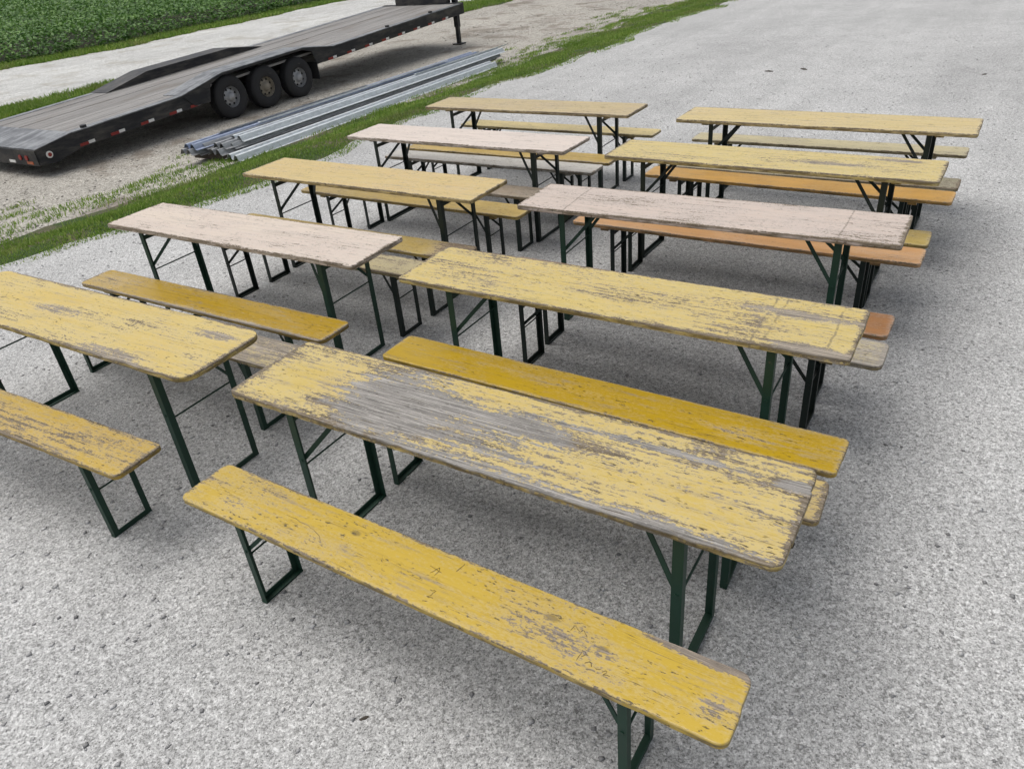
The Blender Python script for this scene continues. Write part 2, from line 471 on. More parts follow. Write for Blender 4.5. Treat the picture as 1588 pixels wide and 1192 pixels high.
# ------------------------------------------------------------------ tops made of boards
def board_mesh(x0, x1, y0, y1, z0, th, rc_lo, rc_hi, outer_lo, outer_hi, rnd, chip):
    """one board with rounded outer corners and slightly chipped outer edges (counter-clockwise outline)"""
    pts = []; inn = []                                  # outline and the slightly smaller rim of the upper face
    eo, ej = 0.004, 0.0003
    def lng(xa, xb, y, outer, sgn):
        n = 39
        d = eo if outer else ej
        for i in range(n + 1):
            u = i / n
            j = 0.0
            if outer and 0 < i < n:
                j = rnd.uniform(0, chip * 0.35) + (rnd.uniform(0.4, 1.0) * chip if rnd.random() < 0.12 else 0)
            x = xa + (xb - xa) * u
            pts.append((x, y + sgn * j))
            xi = x if outer else min(max(x, x0 + rmin + eo), x1 - rmin - eo)
            inn.append((xi, y + sgn * (j + d)))
    def arc(cx, cy, r, a0, outer, sx, sy):
        for i in range(1, 7):
            a = a0 + math.pi / 2 * i / 7
            c, s_ = math.cos(a), math.sin(a)
            pts.append((cx + r * c, cy + r * s_))
            inn.append((cx + (r - eo) * c, cy + (r - eo) * s_) if outer else (cx - sx * eo + r * c, cy - sy * ej + r * s_))
    def end(x, ya, yb, sx):
        for u in (1 / 3, 2 / 3):
            j = rnd.uniform(-1, 1) * chip * 0.4
            pts.append((x + j, ya + (yb - ya) * u)); inn.append((x + j - sx * eo, ya + (yb - ya) * u))
    rmin = 0.002
    rl = rc_lo if outer_lo else rmin; rh = rc_hi if outer_hi else rmin
    lng(x0 + rl, x1 - rl, y0, outer_lo, 1); arc(x1 - rl, y0 + rl, rl, -math.pi / 2, outer_lo, 1, -1)
    end(x1, y0 + rl, y1 - rh, 1); arc(x1 - rh, y1 - rh, rh, 0, outer_hi, 1, 1)
    lng(x1 - rh, x0 + rh, y1, outer_hi, -1); arc(x0 + rh, y1 - rh, rh, math.pi / 2, outer_hi, -1, 1)
    end(x0, y1 - rh, y0 + rl, -1); arc(x0 + rl, y0 + rl, rl, math.pi, outer_lo, -1, -1)
    half = [(p[0] * .7 + q[0] * .3, p[1] * .7 + q[1] * .3) for p, q in zip(pts, inn)]
    b = 0.0035
    rings = [(inn, z0), (pts, z0 + b), (pts, z0 + th - b), (half, z0 + th - b * 0.3), (inn, z0 + th)]
    n = len(pts); m = MB()
    v = [(x, y, z) for ring, z in rings for x, y in ring]
    k = (n - 2 * (6 + 2 + 6)) // 2                      # samples on each long edge
    lo = list(range(k)); hi = list(range(k + 14, 2 * k + 14))
    f = []
    for base, flip in ((0, True), (4 * n, False)):
        fs = [(lo[i], lo[i + 1], hi[k - 2 - i], hi[k - 1 - i]) for i in range(k - 1)]
        fs.append(tuple(range(k - 1, k + 15)))
        fs.append(tuple(range(2 * k + 13, n)) + (0,))
        f += [tuple(base + i for i in (reversed(q) if flip else q)) for q in fs]
    for r in range(4):
        f += [(r * n + i, r * n + (i + 1) % n, (r + 1) * n + (i + 1) % n, (r + 1) * n + i) for i in range(n)]
    return m.add(v, f)

def make_top(parent, L, Wd, n, z0, th, rc, mat, seed, chip=0.002, jag=0.003):
    rnd = random.Random(seed)
    w = Wd / n
    for i in range(n):
        ya, yb = -Wd / 2 + i * w, -Wd / 2 + (i + 1) * w
        lo, hi = i == 0, i == n - 1
        g = 0.00005
        mb = board_mesh(-L / 2 + rnd.uniform(0, jag), L / 2 - rnd.uniform(0, jag), ya + (0 if lo else g), yb - (0 if hi else g),
                        z0, th + rnd.uniform(-0.0004, 0.0004), rc, rc, lo, hi, rnd, chip)
        mb.build('board', mat, parent)

# ------------------------------------------------------------------ folding steel legs, meshes shared by all tables / benches
def leg_meshes(xl, yl, ztop, size, z_br, z_cross, z_tie, reach, zin, mat, pre):
    ms = []
    for sx in (-1, 1):
        x0 = xl * sx
        for sy in (-1, 1):
            m = MB()                                    # angle iron: one flange faces sideways, one faces along
            yy = yl * sy
            m.box(x0 - size / 2, x0 + size / 2, yy - 0.002, yy + 0.002, 0.0105, ztop - 0.005)
            xe = x0 + sx * (size / 2 - 0.002)
            ya, yb = sorted((yy - sy * 0.002, yy - sy * size * 0.85))
            m.box(xe - 0.002, xe + 0.002, ya, yb, 0.0105, ztop - 0.005)
            ms.append(('leg', m.mesh(pre + '_leg', mat)))
            b = MB().bar((x0, yy - sy * 0.006, z_br), (x0 - sx * reach, sy * yl * 0.35, zin), 0.005, 0.019 * size / 0.034, (0, 1, 0))
            ms.append(('brace', b.mesh(pre + '_brace', mat)))
            rv = MB().tube((x0, yy + sy * 0.0021, z_br), (x0, yy + sy * 0.006, z_br), 0.007, 8)
            ms.append(('rivet', rv.mesh(pre + '_rivet', mat)))
            hp = MB().box(x0 - size * 0.8, x0 + size * 0.8, min(yy, yy - sy * 0.05), max(yy, yy - sy * 0.05), ztop - 0.0045, ztop - 0.0008)
            ms.append(('hinge_plate', hp.mesh(pre + '_hinge_plate', mat)))
        fb = MB().box(x0 - size * 0.46, x0 + size * 0.46, -yl - 0.0045, yl + 0.0045, 0.0, 0.010)
        xe = x0 + sx * size * 0.44
        fb.box(xe - 0.002, xe + 0.002, -yl + 0.003, yl - 0.003, 0.0105, 0.030)
        ms.append(('foot_bar', fb.mesh(pre + '_foot_bar', mat)))
        cb = MB().box(x0 - sx * 0.0 - 0.003, x0 + 0.003, -yl + 0.003, yl - 0.003, z_cross - 0.014, z_cross + 0.014)
        ms.append(('crossbar', cb.mesh(pre + '_crossbar', mat)))
        tr = MB().tube((x0, -yl + 0.002, z_tie), (x0, yl - 0.002, z_tie), 0.0045, 6)
        ms.append(('tie_rod', tr.mesh(pre + '_tie_rod', mat)))
    return ms
TL, TW, TH = 2.2, 0.4626, 0.771
BL, BW, BH = 2.2, 0.2436, 0.469
T_TH, B_TH = 0.027, 0.026
T_LEGS = {k: leg_meshes(0.80, 0.195, TH - T_TH, 0.036, 0.49, 0.690, 0.46, 0.21, TH - T_TH - 0.004, m, 'table')
          for k, m in (('g', M_green), ('d', M_dark))}
B_LEGS = {k: leg_meshes(0.80, 0.100, BH - B_TH, 0.030, 0.29, 0.405, 0.265, 0.15, BH - B_TH - 0.004, m, 'bench')
          for k, m in (('g', M_green), ('d', M_dark))}
def cleats(parent, mat, xl, half, z1, n=2):
    for sx in (-1, 1):
        x = sx * (xl + 0.062)
        MB().box(x - 0.028, x + 0.028, -half, half, z1 - 0.024, z1 - 0.0006).build('cleat', mat, parent)

def along_perp(a, p, th0=-0.594):
    return a * math.cos(th0) - p * math.sin(th0), a * math.sin(th0) + p * math.cos(th0)

def table(pos, th, label, mat, legs='d', seed=0, rc=0.03, chip=0.002, jag=0.003):
    t = empty('beer_table', (pos[0], pos[1], -0.003), th)
    tag(t, label, 'table', 'folding beer tables set out in two columns')
    make_top(t, TL, TW, 4, TH - T_TH, T_TH, rc, mat, seed, chip, jag)
    cleats(t, mat, 0.80, 0.17, TH - T_TH)
    for nm, me in T_LEGS[legs]: link(nm, me, t)
    return t
def bench(pos, th, label, mat, legs='d', seed=0, rc=0.03, chip=0.002, jag=0.003):
    t = empty('beer_bench', (pos[0], pos[1], -0.003), th)
    tag(t, label, 'bench', 'folding beer benches between the tables')
    make_top(t, BL, BW, 2, BH - B_TH, B_TH, rc, mat, seed, chip, jag)
    cleats(t, mat, 0.80, 0.095, BH - B_TH)
    for nm, me in B_LEGS[legs]: link(nm, me, t)
    return t

YEL = (0.54, 0.40, 0.112); YEL2 = (0.50, 0.345, 0.10)
PALE = (0.56, 0.435, 0.150); PALE2 = (0.54, 0.42, 0.20)
GOLD = (0.50, 0.285, 0.030); GOLD2 = (0.42, 0.235, 0.022)
PINK = (0.57, 0.475, 0.41); PINK2 = (0.50, 0.42, 0.37)
ORNG = (0.52, 0.245, 0.095); ORNG2 = (0.48, 0.23, 0.075)
GREYW = (0.30, 0.275, 0.25)
def TM(nm, p, wear, seed, **k): return wood_mat(nm, p, wear, seed, TW, TH, **k)
def BM(nm, p, wear, seed, **k): return wood_mat(nm, p, wear, seed, BW, BH, **k)

# tables, right-hand column from the front, then the left-hand column
table((-0.113, 2.213), -0.594, 'front right yellow table, most weathered, with a large bare grey patch on top',
      TM('top_wood_a', YEL, 0.45, 11, paint2=PALE, bare=((-0.40, -0.01, 0.32, 0.27, 0.155), (-0.02, 0.03, 0.42, 0.13, 0.11), (0.05, 0.05, 0.6, 0.03, 0.08), (-0.2, -0.12, 0.6, 0.04, 0.10), (0.3, -0.21, 0.9, 0.04, 0.10), (0.5, 0.13, 0.5, 0.025, 0.10), (1.05, 0.12, 0.08, 0.035, 0.14), (-0.9, -0.04, 0.16, 0.2, -0.10)), edge_wear=0.28, gloss=0.6, streak=0.55, wood=(0.285, 0.27, 0.25), grime=1.0),
      'g', 11, 0.035, 0.004, 0.008)
table((0.501, 3.206), -0.592, 'pale yellow flaking table, second from the front in the right column',
      TM('top_wood_b', PALE, 0.38, 12, lines=(0.72, 0.765, 1.0), paint2=YEL, edge_wear=0.25, gloss=0.6, bare=((0.85, 0.08, 0.3, 0.05, 0.14), (0.95, -0.2, 0.2, 0.05, 0.16))), 'g', 12, 0.022)
table((1.183, 4.192), -0.573, 'pinkish white worn table in the middle of the right column',
      TM('top_wood_c', PINK, 0.36, 13, paint2=PINK2, lines=(0.80, -0.78), wood=(0.33, 0.29, 0.27), gloss=0.6, grime=0.7), 'g', 13, 0.022)
table((1.859, 5.076), -0.616, 'pale yellow table behind the pinkish white one in the right column',
      TM('top_wood_d', (0.57, 0.46, 0.20), 0.32, 14, paint2=PALE, gloss=0.6, bare=((0.45, -0.02, 0.3, 0.05, 0.15), (0.8, 0.15, 0.2, 0.04, 0.15))), 'd', 14, 0.025)
table((2.596, 5.954), -0.612, 'cream yellow table farthest back in the right column',
      TM('top_wood_e', (0.57, 0.46, 0.23), 0.20, 15, paint2=(0.57, 0.45, 0.22), gloss=0.6), 'd', 15, 0.025)
table((-2.165, 3.55), -0.577, 'light yellow table with broad rounded corner, cut by the left picture edge',
      TM('top_wood_f', (0.57, 0.425, 0.13), 0.31, 16, paint2=PALE, edge_wear=0.3, gloss=0.6, bare=((-0.2, 0.0, 0.25, 0.06, 0.14), (0.55, -0.2, 0.35, 0.05, 0.15), (0.9, 0.12, 0.16, 0.05, 0.13))), 'g', 16, 0.085, 0.003)
table((-1.592, 4.639), -0.579, 'pinkish white table second from the front in the left column',
      TM('top_wood_g', (0.63, 0.54, 0.455), 0.27, 17, paint2=PINK, wood=(0.36, 0.31, 0.28), gloss=0.62, grime=0.55), 'g', 17, 0.025)
table((-0.925, 5.591), -0.599, 'tan yellow table in the middle of the left column',
      TM('top_wood_h', (0.57, 0.44, 0.20), 0.23, 18, paint2=(0.56, 0.41, 0.18), gloss=0.6, grime=0.55), 'd', 18, 0.022)
table((-0.221, 6.528), -0.595, 'nearly white table second from the back in the left column',
      TM('top_wood_i', (0.66, 0.575, 0.51), 0.17, 19, paint2=(0.62, 0.54, 0.48), gloss=0.6, grime=0.45), 'd', 19, 0.022)
table((0.44, 7.49), -0.587, 'brownish tan table farthest back in the left column beside the grass',
      TM('top_wood_j', (0.50, 0.405, 0.225), 0.25, 20, paint2=(0.45, 0.35, 0.20), gloss=0.6), 'd', 20, 0.022)

# benches, right-hand column
b_front = bench((-0.382, 1.837), -0.606, 'golden yellow bench nearest the camera with scratched marks and grey end',
      BM('seat_wood_a', (0.53, 0.365, 0.042), 0.26, 31, paint2=(0.48, 0.325, 0.032), gloss=0.40, grime=0.9, bare=((0.98, 0.115, 0.22, 0.028, 0.34), (1.03, -0.03, 0.06, 0.06, 0.14), (0.6, -0.02, 0.25, 0.05, 0.1), (-0.85, -0.06, 0.12, 0.05, 0.1)), edge_wear=0.16, wood=(0.26, 0.22, 0.18)),
      'g', 31, 0.035, 0.003, 0.005)
x, y = along_perp(-1.33, 2.19)
bench((x, y), -0.560, 'weathered yellow bench mostly hidden under the front weathered table, its end peeping out',
      BM('seat_wood_b', (0.50, 0.36, 0.10), 0.42, 32, gloss=0.55), 'g', 32)
bench((0.319, 2.837), -0.607, 'deep glossy yellow bench right behind the front weathered table',
      BM('seat_wood_c', (0.44, 0.285, 0.009), 0.16, 33, paint2=(0.40, 0.255, 0.008), gloss=0.34, bare=((0.72, -0.02, 0.16, 0.06, 0.12),), edge_wear=0.18, wood=(0.24, 0.20, 0.16)), 'g', 33, 0.028)
x, y = along_perp(-1.30, 3.37)
bench((x, y), -0.605, 'grey worn bench end sticking out behind the second right table',
      BM('seat_wood_d', (0.42, 0.35, 0.20), 0.62, 34, gloss=0.6, wood=(0.33, 0.30, 0.26)), 'd', 34, 0.04)
x, y = along_perp(-1.32, 3.67)
bench((x, y), -0.606, 'orange brown bench end behind the grey worn one in the right column',
      BM('seat_wood_e', (0.32, 0.15, 0.055), 0.12, 35, gloss=0.4, grime=0.35), 'd', 35)
bench((1.503, 4.524), -0.600, 'peach orange bench just behind the pinkish white table on the right',
      BM('seat_wood_f', (0.50, 0.265, 0.10), 0.10, 36, paint2=(0.52, 0.30, 0.14), gloss=0.42, grime=0.35), 'd', 36)
bench((1.671, 4.771), -0.603, 'olive yellow bench end behind the peach orange bench on the right',
      BM('seat_wood_g', (0.42, 0.31, 0.09), 0.12, 37, gloss=0.5), 'd', 37)
x, y = along_perp(-1.23, 5.72)
bench((x, y), -0.622, 'orange bench under the pale yellow fourth table of the right column',
      BM('seat_wood_h', (0.55, 0.31, 0.075), 0.05, 38, gloss=0.42, grime=0.35), 'd', 38)
bench((2.346, 5.659), -0.606, 'greyish olive bench behind the orange bench in the right column',
      BM('seat_wood_i', (0.30, 0.27, 0.17), 0.35, 39, gloss=0.6), 'd', 39)
bench((2.807, 6.355), -0.605, 'pale grey yellow bench behind the farthest right table',
      BM('seat_wood_j', (0.50, 0.44, 0.27), 0.22, 40, gloss=0.6), 'd', 40)
# benches, left-hand column
bench((-2.549, 3.222), -0.556, 'mottled yellow bench in front of the leftmost table, cut by the picture edge',
      BM('seat_wood_k', (0.49, 0.33, 0.05), 0.34, 41, paint2=(0.46, 0.30, 0.04), gloss=0.5, bare=((0.6, -0.03, 0.6, 0.08, 0.08),), wood=(0.29, 0.24, 0.18)), 'g', 41, 0.03, 0.003)
x, y = along_perp(-3.92, 2.205)
bench((x, y), -0.585, 'grey weathered bench between the leftmost table and the front weathered table',
      BM('seat_wood_l', (0.47, 0.37, 0.16), 0.60, 42, gloss=0.6, streak=0.7), 'g', 42)
bench((-1.841, 4.289), -0.582, 'glossy golden bench between the leftmost table and the pinkish white left table',
      BM('seat_wood_m', (0.43, 0.275, 0.02), 0.12, 43, paint2=(0.41, 0.26, 0.022), gloss=0.27, edge_wear=0.34, bare=((-0.9, 0.0, 0.25, 0.12, 0.08), (0.2, -0.11, 1.0, 0.03, 0.12))), 'g', 43, 0.045)
x, y = along_perp(-3.87, 3.40)
bench((x, y), -0.590, 'pale worn bench under the pinkish white left table, its right end showing',
      BM('seat_wood_n', (0.46, 0.38, 0.19), 0.40, 44, gloss=0.6), 'd', 44)
x, y = along_perp(-3.86, 3.73)
bench((x, y), -0.592, 'mustard bench with brown end behind the pale worn one on the left',
      BM('seat_wood_o', (0.40, 0.29, 0.085), 0.25, 45, gloss=0.5, bare=((1.0, 0, 0.25, 0.2, 0.22),), wood=(0.22, 0.17, 0.12)), 'd', 45)
x, y = along_perp(-3.90, 4.555)
bench((x, y), -0.596, 'mustard yellow bench just behind the tan yellow left table',
      BM('seat_wood_p', (0.46, 0.33, 0.105), 0.10, 46, gloss=0.5), 'd', 46)
x, y = along_perp(-3.88, 4.96)
bench((x, y), -0.596, 'brownish grey bench behind the mustard yellow bench in the left column',
      BM('seat_wood_q', (0.30, 0.24, 0.17), 0.30, 47, gloss=0.6), 'd', 47)
x, y = along_perp(-3.85, 5.65)
bench((x, y), -0.580, 'light grey bench just behind the nearly white table',
      BM('seat_wood_r', (0.50, 0.48, 0.44), 0.25, 48, gloss=0.6), 'd', 48)
x, y = along_perp(-3.83, 5.95)
bench((x, y), -0.590, 'gold yellow bench behind the light grey bench in the left column',
      BM('seat_wood_s', (0.50, 0.35, 0.10), 0.10, 49, gloss=0.45), 'd', 49)
bench((0.692, 7.841), -0.594, 'cream yellow bench behind the farthest left table',
      BM('seat_wood_t', (0.55, 0.45, 0.22), 0.10, 50, gloss=0.55), 'd', 50)

# scratched marks cut into the front bench
M_mark = G('scratch_dark').set(Base_Color=(0.085, 0.06, 0.03), Roughness=0.9)
def marks(parent, strokes, z, w=0.0016):
    for st in strokes:
        n = len(st); v = []; f = []
        for k, p in enumerate(st):
            a, b = st[max(k - 1, 0)], st[min(k + 1, n - 1)]
            d = Vector((b[0] - a[0], b[1] - a[1], 0)).normalized(); nn = Vector((-d.y, d.x, 0))
            ww = w * mr.uniform(0.5, 1.2)
            c = Vector((p[0], p[1], z))
            v += [c + nn * ww / 2, c - nn * ww / 2, c + nn * ww / 2 - Vector((0, 0, .0012)), c - nn * ww / 2 - Vector((0, 0, .0012))]
        for k in range(n - 1):
            o = 4 * k
            f += [(o, o + 1, o + 5, o + 4), (o + 2, o + 6, o + 7, o + 3), (o, o + 4, o + 6, o + 2), (o + 1, o + 3, o + 7, o + 5)]
        MB().add(v, f).build('carved_mark', M_mark, parent)
mr = random.Random(9)
zt = BH + 0.0007
def jit(strokes, n=3, a=0.003):
    out = []
    for st in strokes:
        p = [st[0]]
        for (u, v) in zip(st[:-1], st[1:]):
            for k in range(1, n + 1):
                p.append((u[0] + (v[0] - u[0]) * k / n + mr.uniform(-a, a), u[1] + (v[1] - u[1]) * k / n + mr.uniform(-a, a)))
        out.append(p)
    return out
marks(b_front, jit([[(0.05, 0.015), (0.068, 0.048), (0.072, 0.012)], [(0.03, 0.040), (0.085, 0.034)], [(0.125, 0.060), (0.132, 0.10)]]), zt, 0.0015)
marks(b_front, jit([[(0.095, -0.045), (0.118, -0.043), (0.105, -0.072), (0.122, -0.07)], [(0.10, -0.095), (0.118, -0.09)]]), zt, 0.0022)
marks(b_front, jit([[(0.64, -0.065), (0.642, -0.025), (0.66, -0.034), (0.648, -0.045)], [(0.665, -0.062), (0.674, -0.048), (0.69, -0.066)], [(0.70, -0.064), (0.715, -0.06)],
                    [(0.722, -0.066), (0.735, -0.056), (0.728, -0.071), (0.745, -0.068)]]), zt, 0.002)
marks(b_front, jit([[(0.575, 0.022), (0.58, 0.045), (0.60, 0.03), (0.61, 0.04), (0.63, 0.022)]], 4), zt, 0.0014)
marks(b_front, jit([[(-0.62, 0.0), (-0.5, -0.004), (-0.42, -0.028), (-0.40, -0.045)]], 5), zt, 0.0013)

# ------------------------------------------------------------------ gooseneck flatbed trailer
TRD = np.array([0.545, 0.838]); TRD /= np.linalg.norm(TRD)
P0 = (-4.10, 15.47)
trailer = empty('flatbed_trailer', (P0[0], P0[1], LANE), math.atan2(TRD[1], TRD[0]))
tag(trailer, 'black flatbed trailer with grey plank deck and three axles parked beyond the grass', 'trailer')
M_black = steel_paint('black_steel', (0.009, 0.010, 0.014), 0.40, 0.5, 0.35)
def tread_plate():
    g = G('worn_tread_plate')
    c = g.coord()
    n = g.noise(c, 5, 4, 0.65); s_ = g.noise(g.mapping(c, scale=(1.0, 14, 1)), 1.0, 3)
    col = g.mix(g.smooth(g.math('MULTIPLY_ADD', s_, 0.5, g.math('MULTIPLY', n, 0.5)), 0.38, 0.62), (0.08, 0.085, 0.095), (0.26, 0.27, 0.28))
    w = g.voro(g.mapping(c, rot=(0, 0, 0.78)), 28)['Distance']
    g.bump(w, 0.4, 0.004)
    return g.set(Base_Color=col, Roughness=0.45, Metallic=0.3)
M_plate = tread_plate()
def deck_wood():
    g = G('grey_deck_wood')
    c = g.coord()
    r = g.new('ShaderNodeObjectInfo').outputs['Random']
    gr = g.noise(g.mapping(c, scale=(0.7, 40, 10)), 1.0, 5, 0.65)
    bl = g.noise(g.mapping(c, scale=(0.6, 2.5, 1)), 1.0, 4, 0.6)
    col = g.ramp(gr, [(0.3, (0.14, 0.135, 0.13)), (0.5, (0.25, 0.24, 0.23)), (0.75, (0.36, 0.35, 0.34))])
    col = g.mix(g.math('MULTIPLY', g.smooth(bl, 0.5, 0.7), 0.5), col, (0.15, 0.125, 0.10))
    t = g.math('MULTIPLY_ADD', r, 0.22, 0.89)
    cc = g.new('ShaderNodeCombineColor')
    for i in range(3): g.put(cc.inputs[i], t)
    g.bump(gr, 0.4, 0.004)
    return g.set(Base_Color=g.mix(1.0, col, cc.outputs[0], 'MULTIPLY'), Roughness=0.85)
M_deck = deck_wood()
def plain(nm, c, r=0.5, metal=0.0, var=0.25, sc=8):
    g = G(nm)
    n = g.noise(g.coord(), sc, 4, 0.6)
    return g.set(Base_Color=g.mix(n, tuple(v * (1 - var) for v in c), tuple(min(1, v * (1 + var)) for v in c)), Roughness=r, Metallic=metal)
M_tyre = plain('tyre_rubber', (0.022, 0.022, 0.024), 0.8)
M_rim = plain('silver_rim', (0.36, 0.365, 0.375), 0.45, 0.4)
M_rim_dusty = plain('dusty_rim', (0.27, 0.24, 0.19), 0.7, 0.1)
M_hole = plain('rim_hole_dark', (0.01, 0.01, 0.01), 0.9)
M_red = plain('red_reflector', (0.24, 0.02, 0.015), 0.4)
M_white = plain('white_reflector', (0.72, 0.72, 0.70), 0.4)
M_amber = plain('amber_lens', (0.38, 0.09, 0.025), 0.35)
SL = 0.0447
DZ = 0.70
WID = 2.52
def sh(mb):      # the bed stands nose-high: shear its parts up towards the front
    mb.v = [(x, y, z + SL * x) for x, y, z in mb.v]
    return mb
S0, S1, SF = -4.05, -4.68, 6.95
npl = 12
pw = (WID - 0.26) / npl
rnd = random.Random(3)
for i in range(npl):
    y0 = 0.13 + i * pw
    sh(MB().box(S0 + 0.01, SF - 0.12, y0 + 0.004, y0 + pw - 0.004, DZ - 0.045, DZ - 0.004 + rnd.uniform(-0.004, 0.002))).build('plank', M_deck, trailer)
for sy in (0, 1):
    def Y(v): return v if sy == 0 else WID - 0.03 - v
    def bx(m, x0, x1, ya, yb, z0, z1):
        a, b = sorted((Y(ya), Y(yb))); return m.box(x0, x1, a, b, z0, z1)
    for (xa, xb) in ((S0, -1.62), (1.62, SF)):
        m = MB()
        bx(m, xa, xb, -0.03, 0.125, DZ - 0.014, DZ)                # top flange (worn plate)
        sh(m).build('rail_flange', M_plate, trailer)
        m = MB()
        bx(m, xa, xb, -0.026, -0.006, DZ - 0.225, DZ - 0.0145)
        bx(m, xa, xb, -0.026, 0.07, DZ - 0.240, DZ - 0.2255)
        sh(m).build('side_rail', M_black, trailer)
    # drive-over fender
    prof = [(-1.98, DZ + 0.004), (-1.02, DZ + 0.165), (1.06, DZ + 0.150), (1.95, DZ + 0.004)]
    m = MB()
    a, b = sorted((Y(-0.045), Y(0.44)))
    top = prof + [(x, z - 0.012) for x, z in reversed(prof)]
    sh(m.prism(top, a, b)).build('fender_plate', M_plate if sy == 0 else M_black, trailer)
    m = MB()
    a, b = sorted((Y(-0.040), Y(-0.028)))
    skirt = [(x, z - 0.013) for x, z in prof] + [(1.62, DZ - 0.23), (1.40, DZ - 0.23), (1.30, DZ + 0.03), (1.05, DZ + 0.105), (-1.04, DZ + 0.118), (-1.33, DZ + 0.03), (-1.42, DZ - 0.24), (-1.75, DZ - 0.22)]
    sh(m.prism(skirt, a, b)).build('fender_skirt', M_black, trailer)
    m = MB()
    a, b = sorted((Y(0.425), Y(0.438)))
    inner = [(x, z - 0.013) for x, z in prof] + [(1.95, DZ - 0.2), (-1.98, DZ - 0.2)]
    sh(m.prism(inner, a, b)).build('fender_wall', M_black, trailer)
# tail section: a short ramp, a rear beam with lamps
tail = [(S0, DZ - 0.001), (S1, DZ - 0.075), (S1, DZ - 0.30), (S1 + 0.25, DZ - 0.33), (S0 + 0.1, DZ - 0.24)]
for (a, b) in ((-0.03, -0.012), (WID - 0.048, WID - 0.03)):
    sh(MB().prism(tail, a, b)).build('tail_side', M_black, trailer)
tp = MB().prism([(S0 + 0.005, DZ), (S1, DZ - 0.072), (S1, DZ - 0.086), (S0 + 0.005, DZ - 0.014)], -0.011, WID - 0.049)
sh(tp).build('tail_plate', M_plate, trailer)
sh(MB().box(S1 - 0.02, S1 + 0.05, -0.01, WID - 0.05, DZ - 0.31, DZ - 0.088)).build('rear_beam', M_black, trailer)
for y0 in (0.25, 0.42, WID - 0.5, WID - 0.33):
    sh(MB().tube((S1 - 0.021, y0, DZ - 0.2), (S1 - 0.035, y0, DZ - 0.2), 0.038, 14)).build('tail_light', M_red, trailer)
for y0 in (0.12, 0.60, 1.1):
    sh(MB().box(S1 - 0.026, S1 - 0.0205, y0, y0 + 0.16, DZ - 0.29, DZ - 0.25)).build('reflector', M_amber if y0 < 0.3 else M_white, trailer)
ring = sh(MB().tube((S1 + 0.17, -0.031, DZ - 0.19), (S1 + 0.17, -0.05, DZ - 0.19), 0.05, 14)).build('marker_lamp', M_white, trailer)
sh(MB().tube((S1 + 0.17, -0.0505, DZ - 0.19), (S1 + 0.17, -0.056, DZ - 0.19), 0.03, 12)).build('lens', M_red, ring)
for x in (-4.0, -3.45, -2.88, -2.3, -1.85, 1.75, 2.35, 2.95, 3.55, 4.15, 4.75, 5.35, 5.95):
    sh(MB().box(x, x + 0.15, -0.0325, -0.0268, DZ - 0.235, DZ - 0.192)).build('reflector', M_red, trailer)
    sh(MB().box(x + 0.152, x + 0.26, -0.0325, -0.0268, DZ - 0.230, DZ - 0.187)).build('reflector', M_white, trailer)
for x in (-3.8, 3.9, 5.6):
    sh(MB().tube((x, 0.05, DZ + 0.0005), (x, 0.05, DZ + 0.035), 0.05, 8)).build('stake_pocket', M_black, trailer)
for y0 in (0.72, 1.66):
    sh(MB().box(-4.3, SF, y0, y0 + 0.1, DZ - 0.36, DZ - 0.047)).build('main_beam', M_black, trailer)
for i in range(14):
    x = -3.9 + i * 0.8
    sh(MB().box(x, x + 0.06, 0.0, WID - 0.06, DZ - 0.13, DZ - 0.0465)).build('crossmember', M_black, trailer)
WR = 0.372
def wheel(x, y, face, rim_mat):
    tprof = [(WR * .47, -.085), (WR * .55, -.112), (WR * .84, -.117), (WR * .965, -.098), (WR, -.075), (WR, .075), (WR * .965, .098), (WR * .84, .117), (WR * .55, .112), (WR * .47, .085)]
    w = MB().lathe(tprof, 36).build('tyre', M_tyre, trailer)
    w.location = (x, y, WR)
    f = face
    rp = [(WR * .49, .10 * f), (WR * .475, .085 * f), (WR * .455, .035 * f), (WR * .44, .015 * f), (WR * .40, .045 * f), (WR * .30, .055 * f), (WR * .22, .05 * f), (WR * .20, .10 * f), (WR * .15, .125 * f), (0.001, .13 * f)]
    r = MB().lathe(rp, 32).build('rim', rim_mat, w)
    for k in range(8):
        t = 2 * math.pi * (k + .5) / 8
        cx, cz = WR * .36 * math.cos(t), WR * .36 * math.sin(t)
        h = MB().tube((cx, .046 * f, cz), (cx, .056 * f, cz), WR * .055, 8).build('rim_hole', M_hole, w)
    # tread blocks stand proud of the carcass
    tb = MB()
    for k in range(46):
        t = 2 * math.pi * k / 46
        for yy in (-.06, -.02, .02, .06):
            a = t + (0.05 if yy in (-.02, .06) else 0)
            c_, s_ = math.cos(a), math.sin(a)
            tb.bar((c_ * (WR - .004), yy - .015, s_ * (WR - .004)), (c_ * (WR - .004), yy + .015, s_ * (WR - .004)), 0.034, 0.016, (-s_, 0, c_))
    tb.build('tread', M_tyre, w)
for i, x in enumerate((-0.885, 0.0, 0.885)):
    wheel(x, 0.115, -1, (M_rim, M_rim_dusty, M_rim)[i])
    wheel(x, WID - 0.145, 1, M_rim)
    MB().tube((x, 0.2, WR), (x, WID - 0.23, WR), 0.055, 10).build('axle', M_black, trailer)
sh(MB().box(1.42, 1.44, 0.0, 0.26, 0.18, DZ - 0.2)).build('mud_flap', M_tyre, trailer)
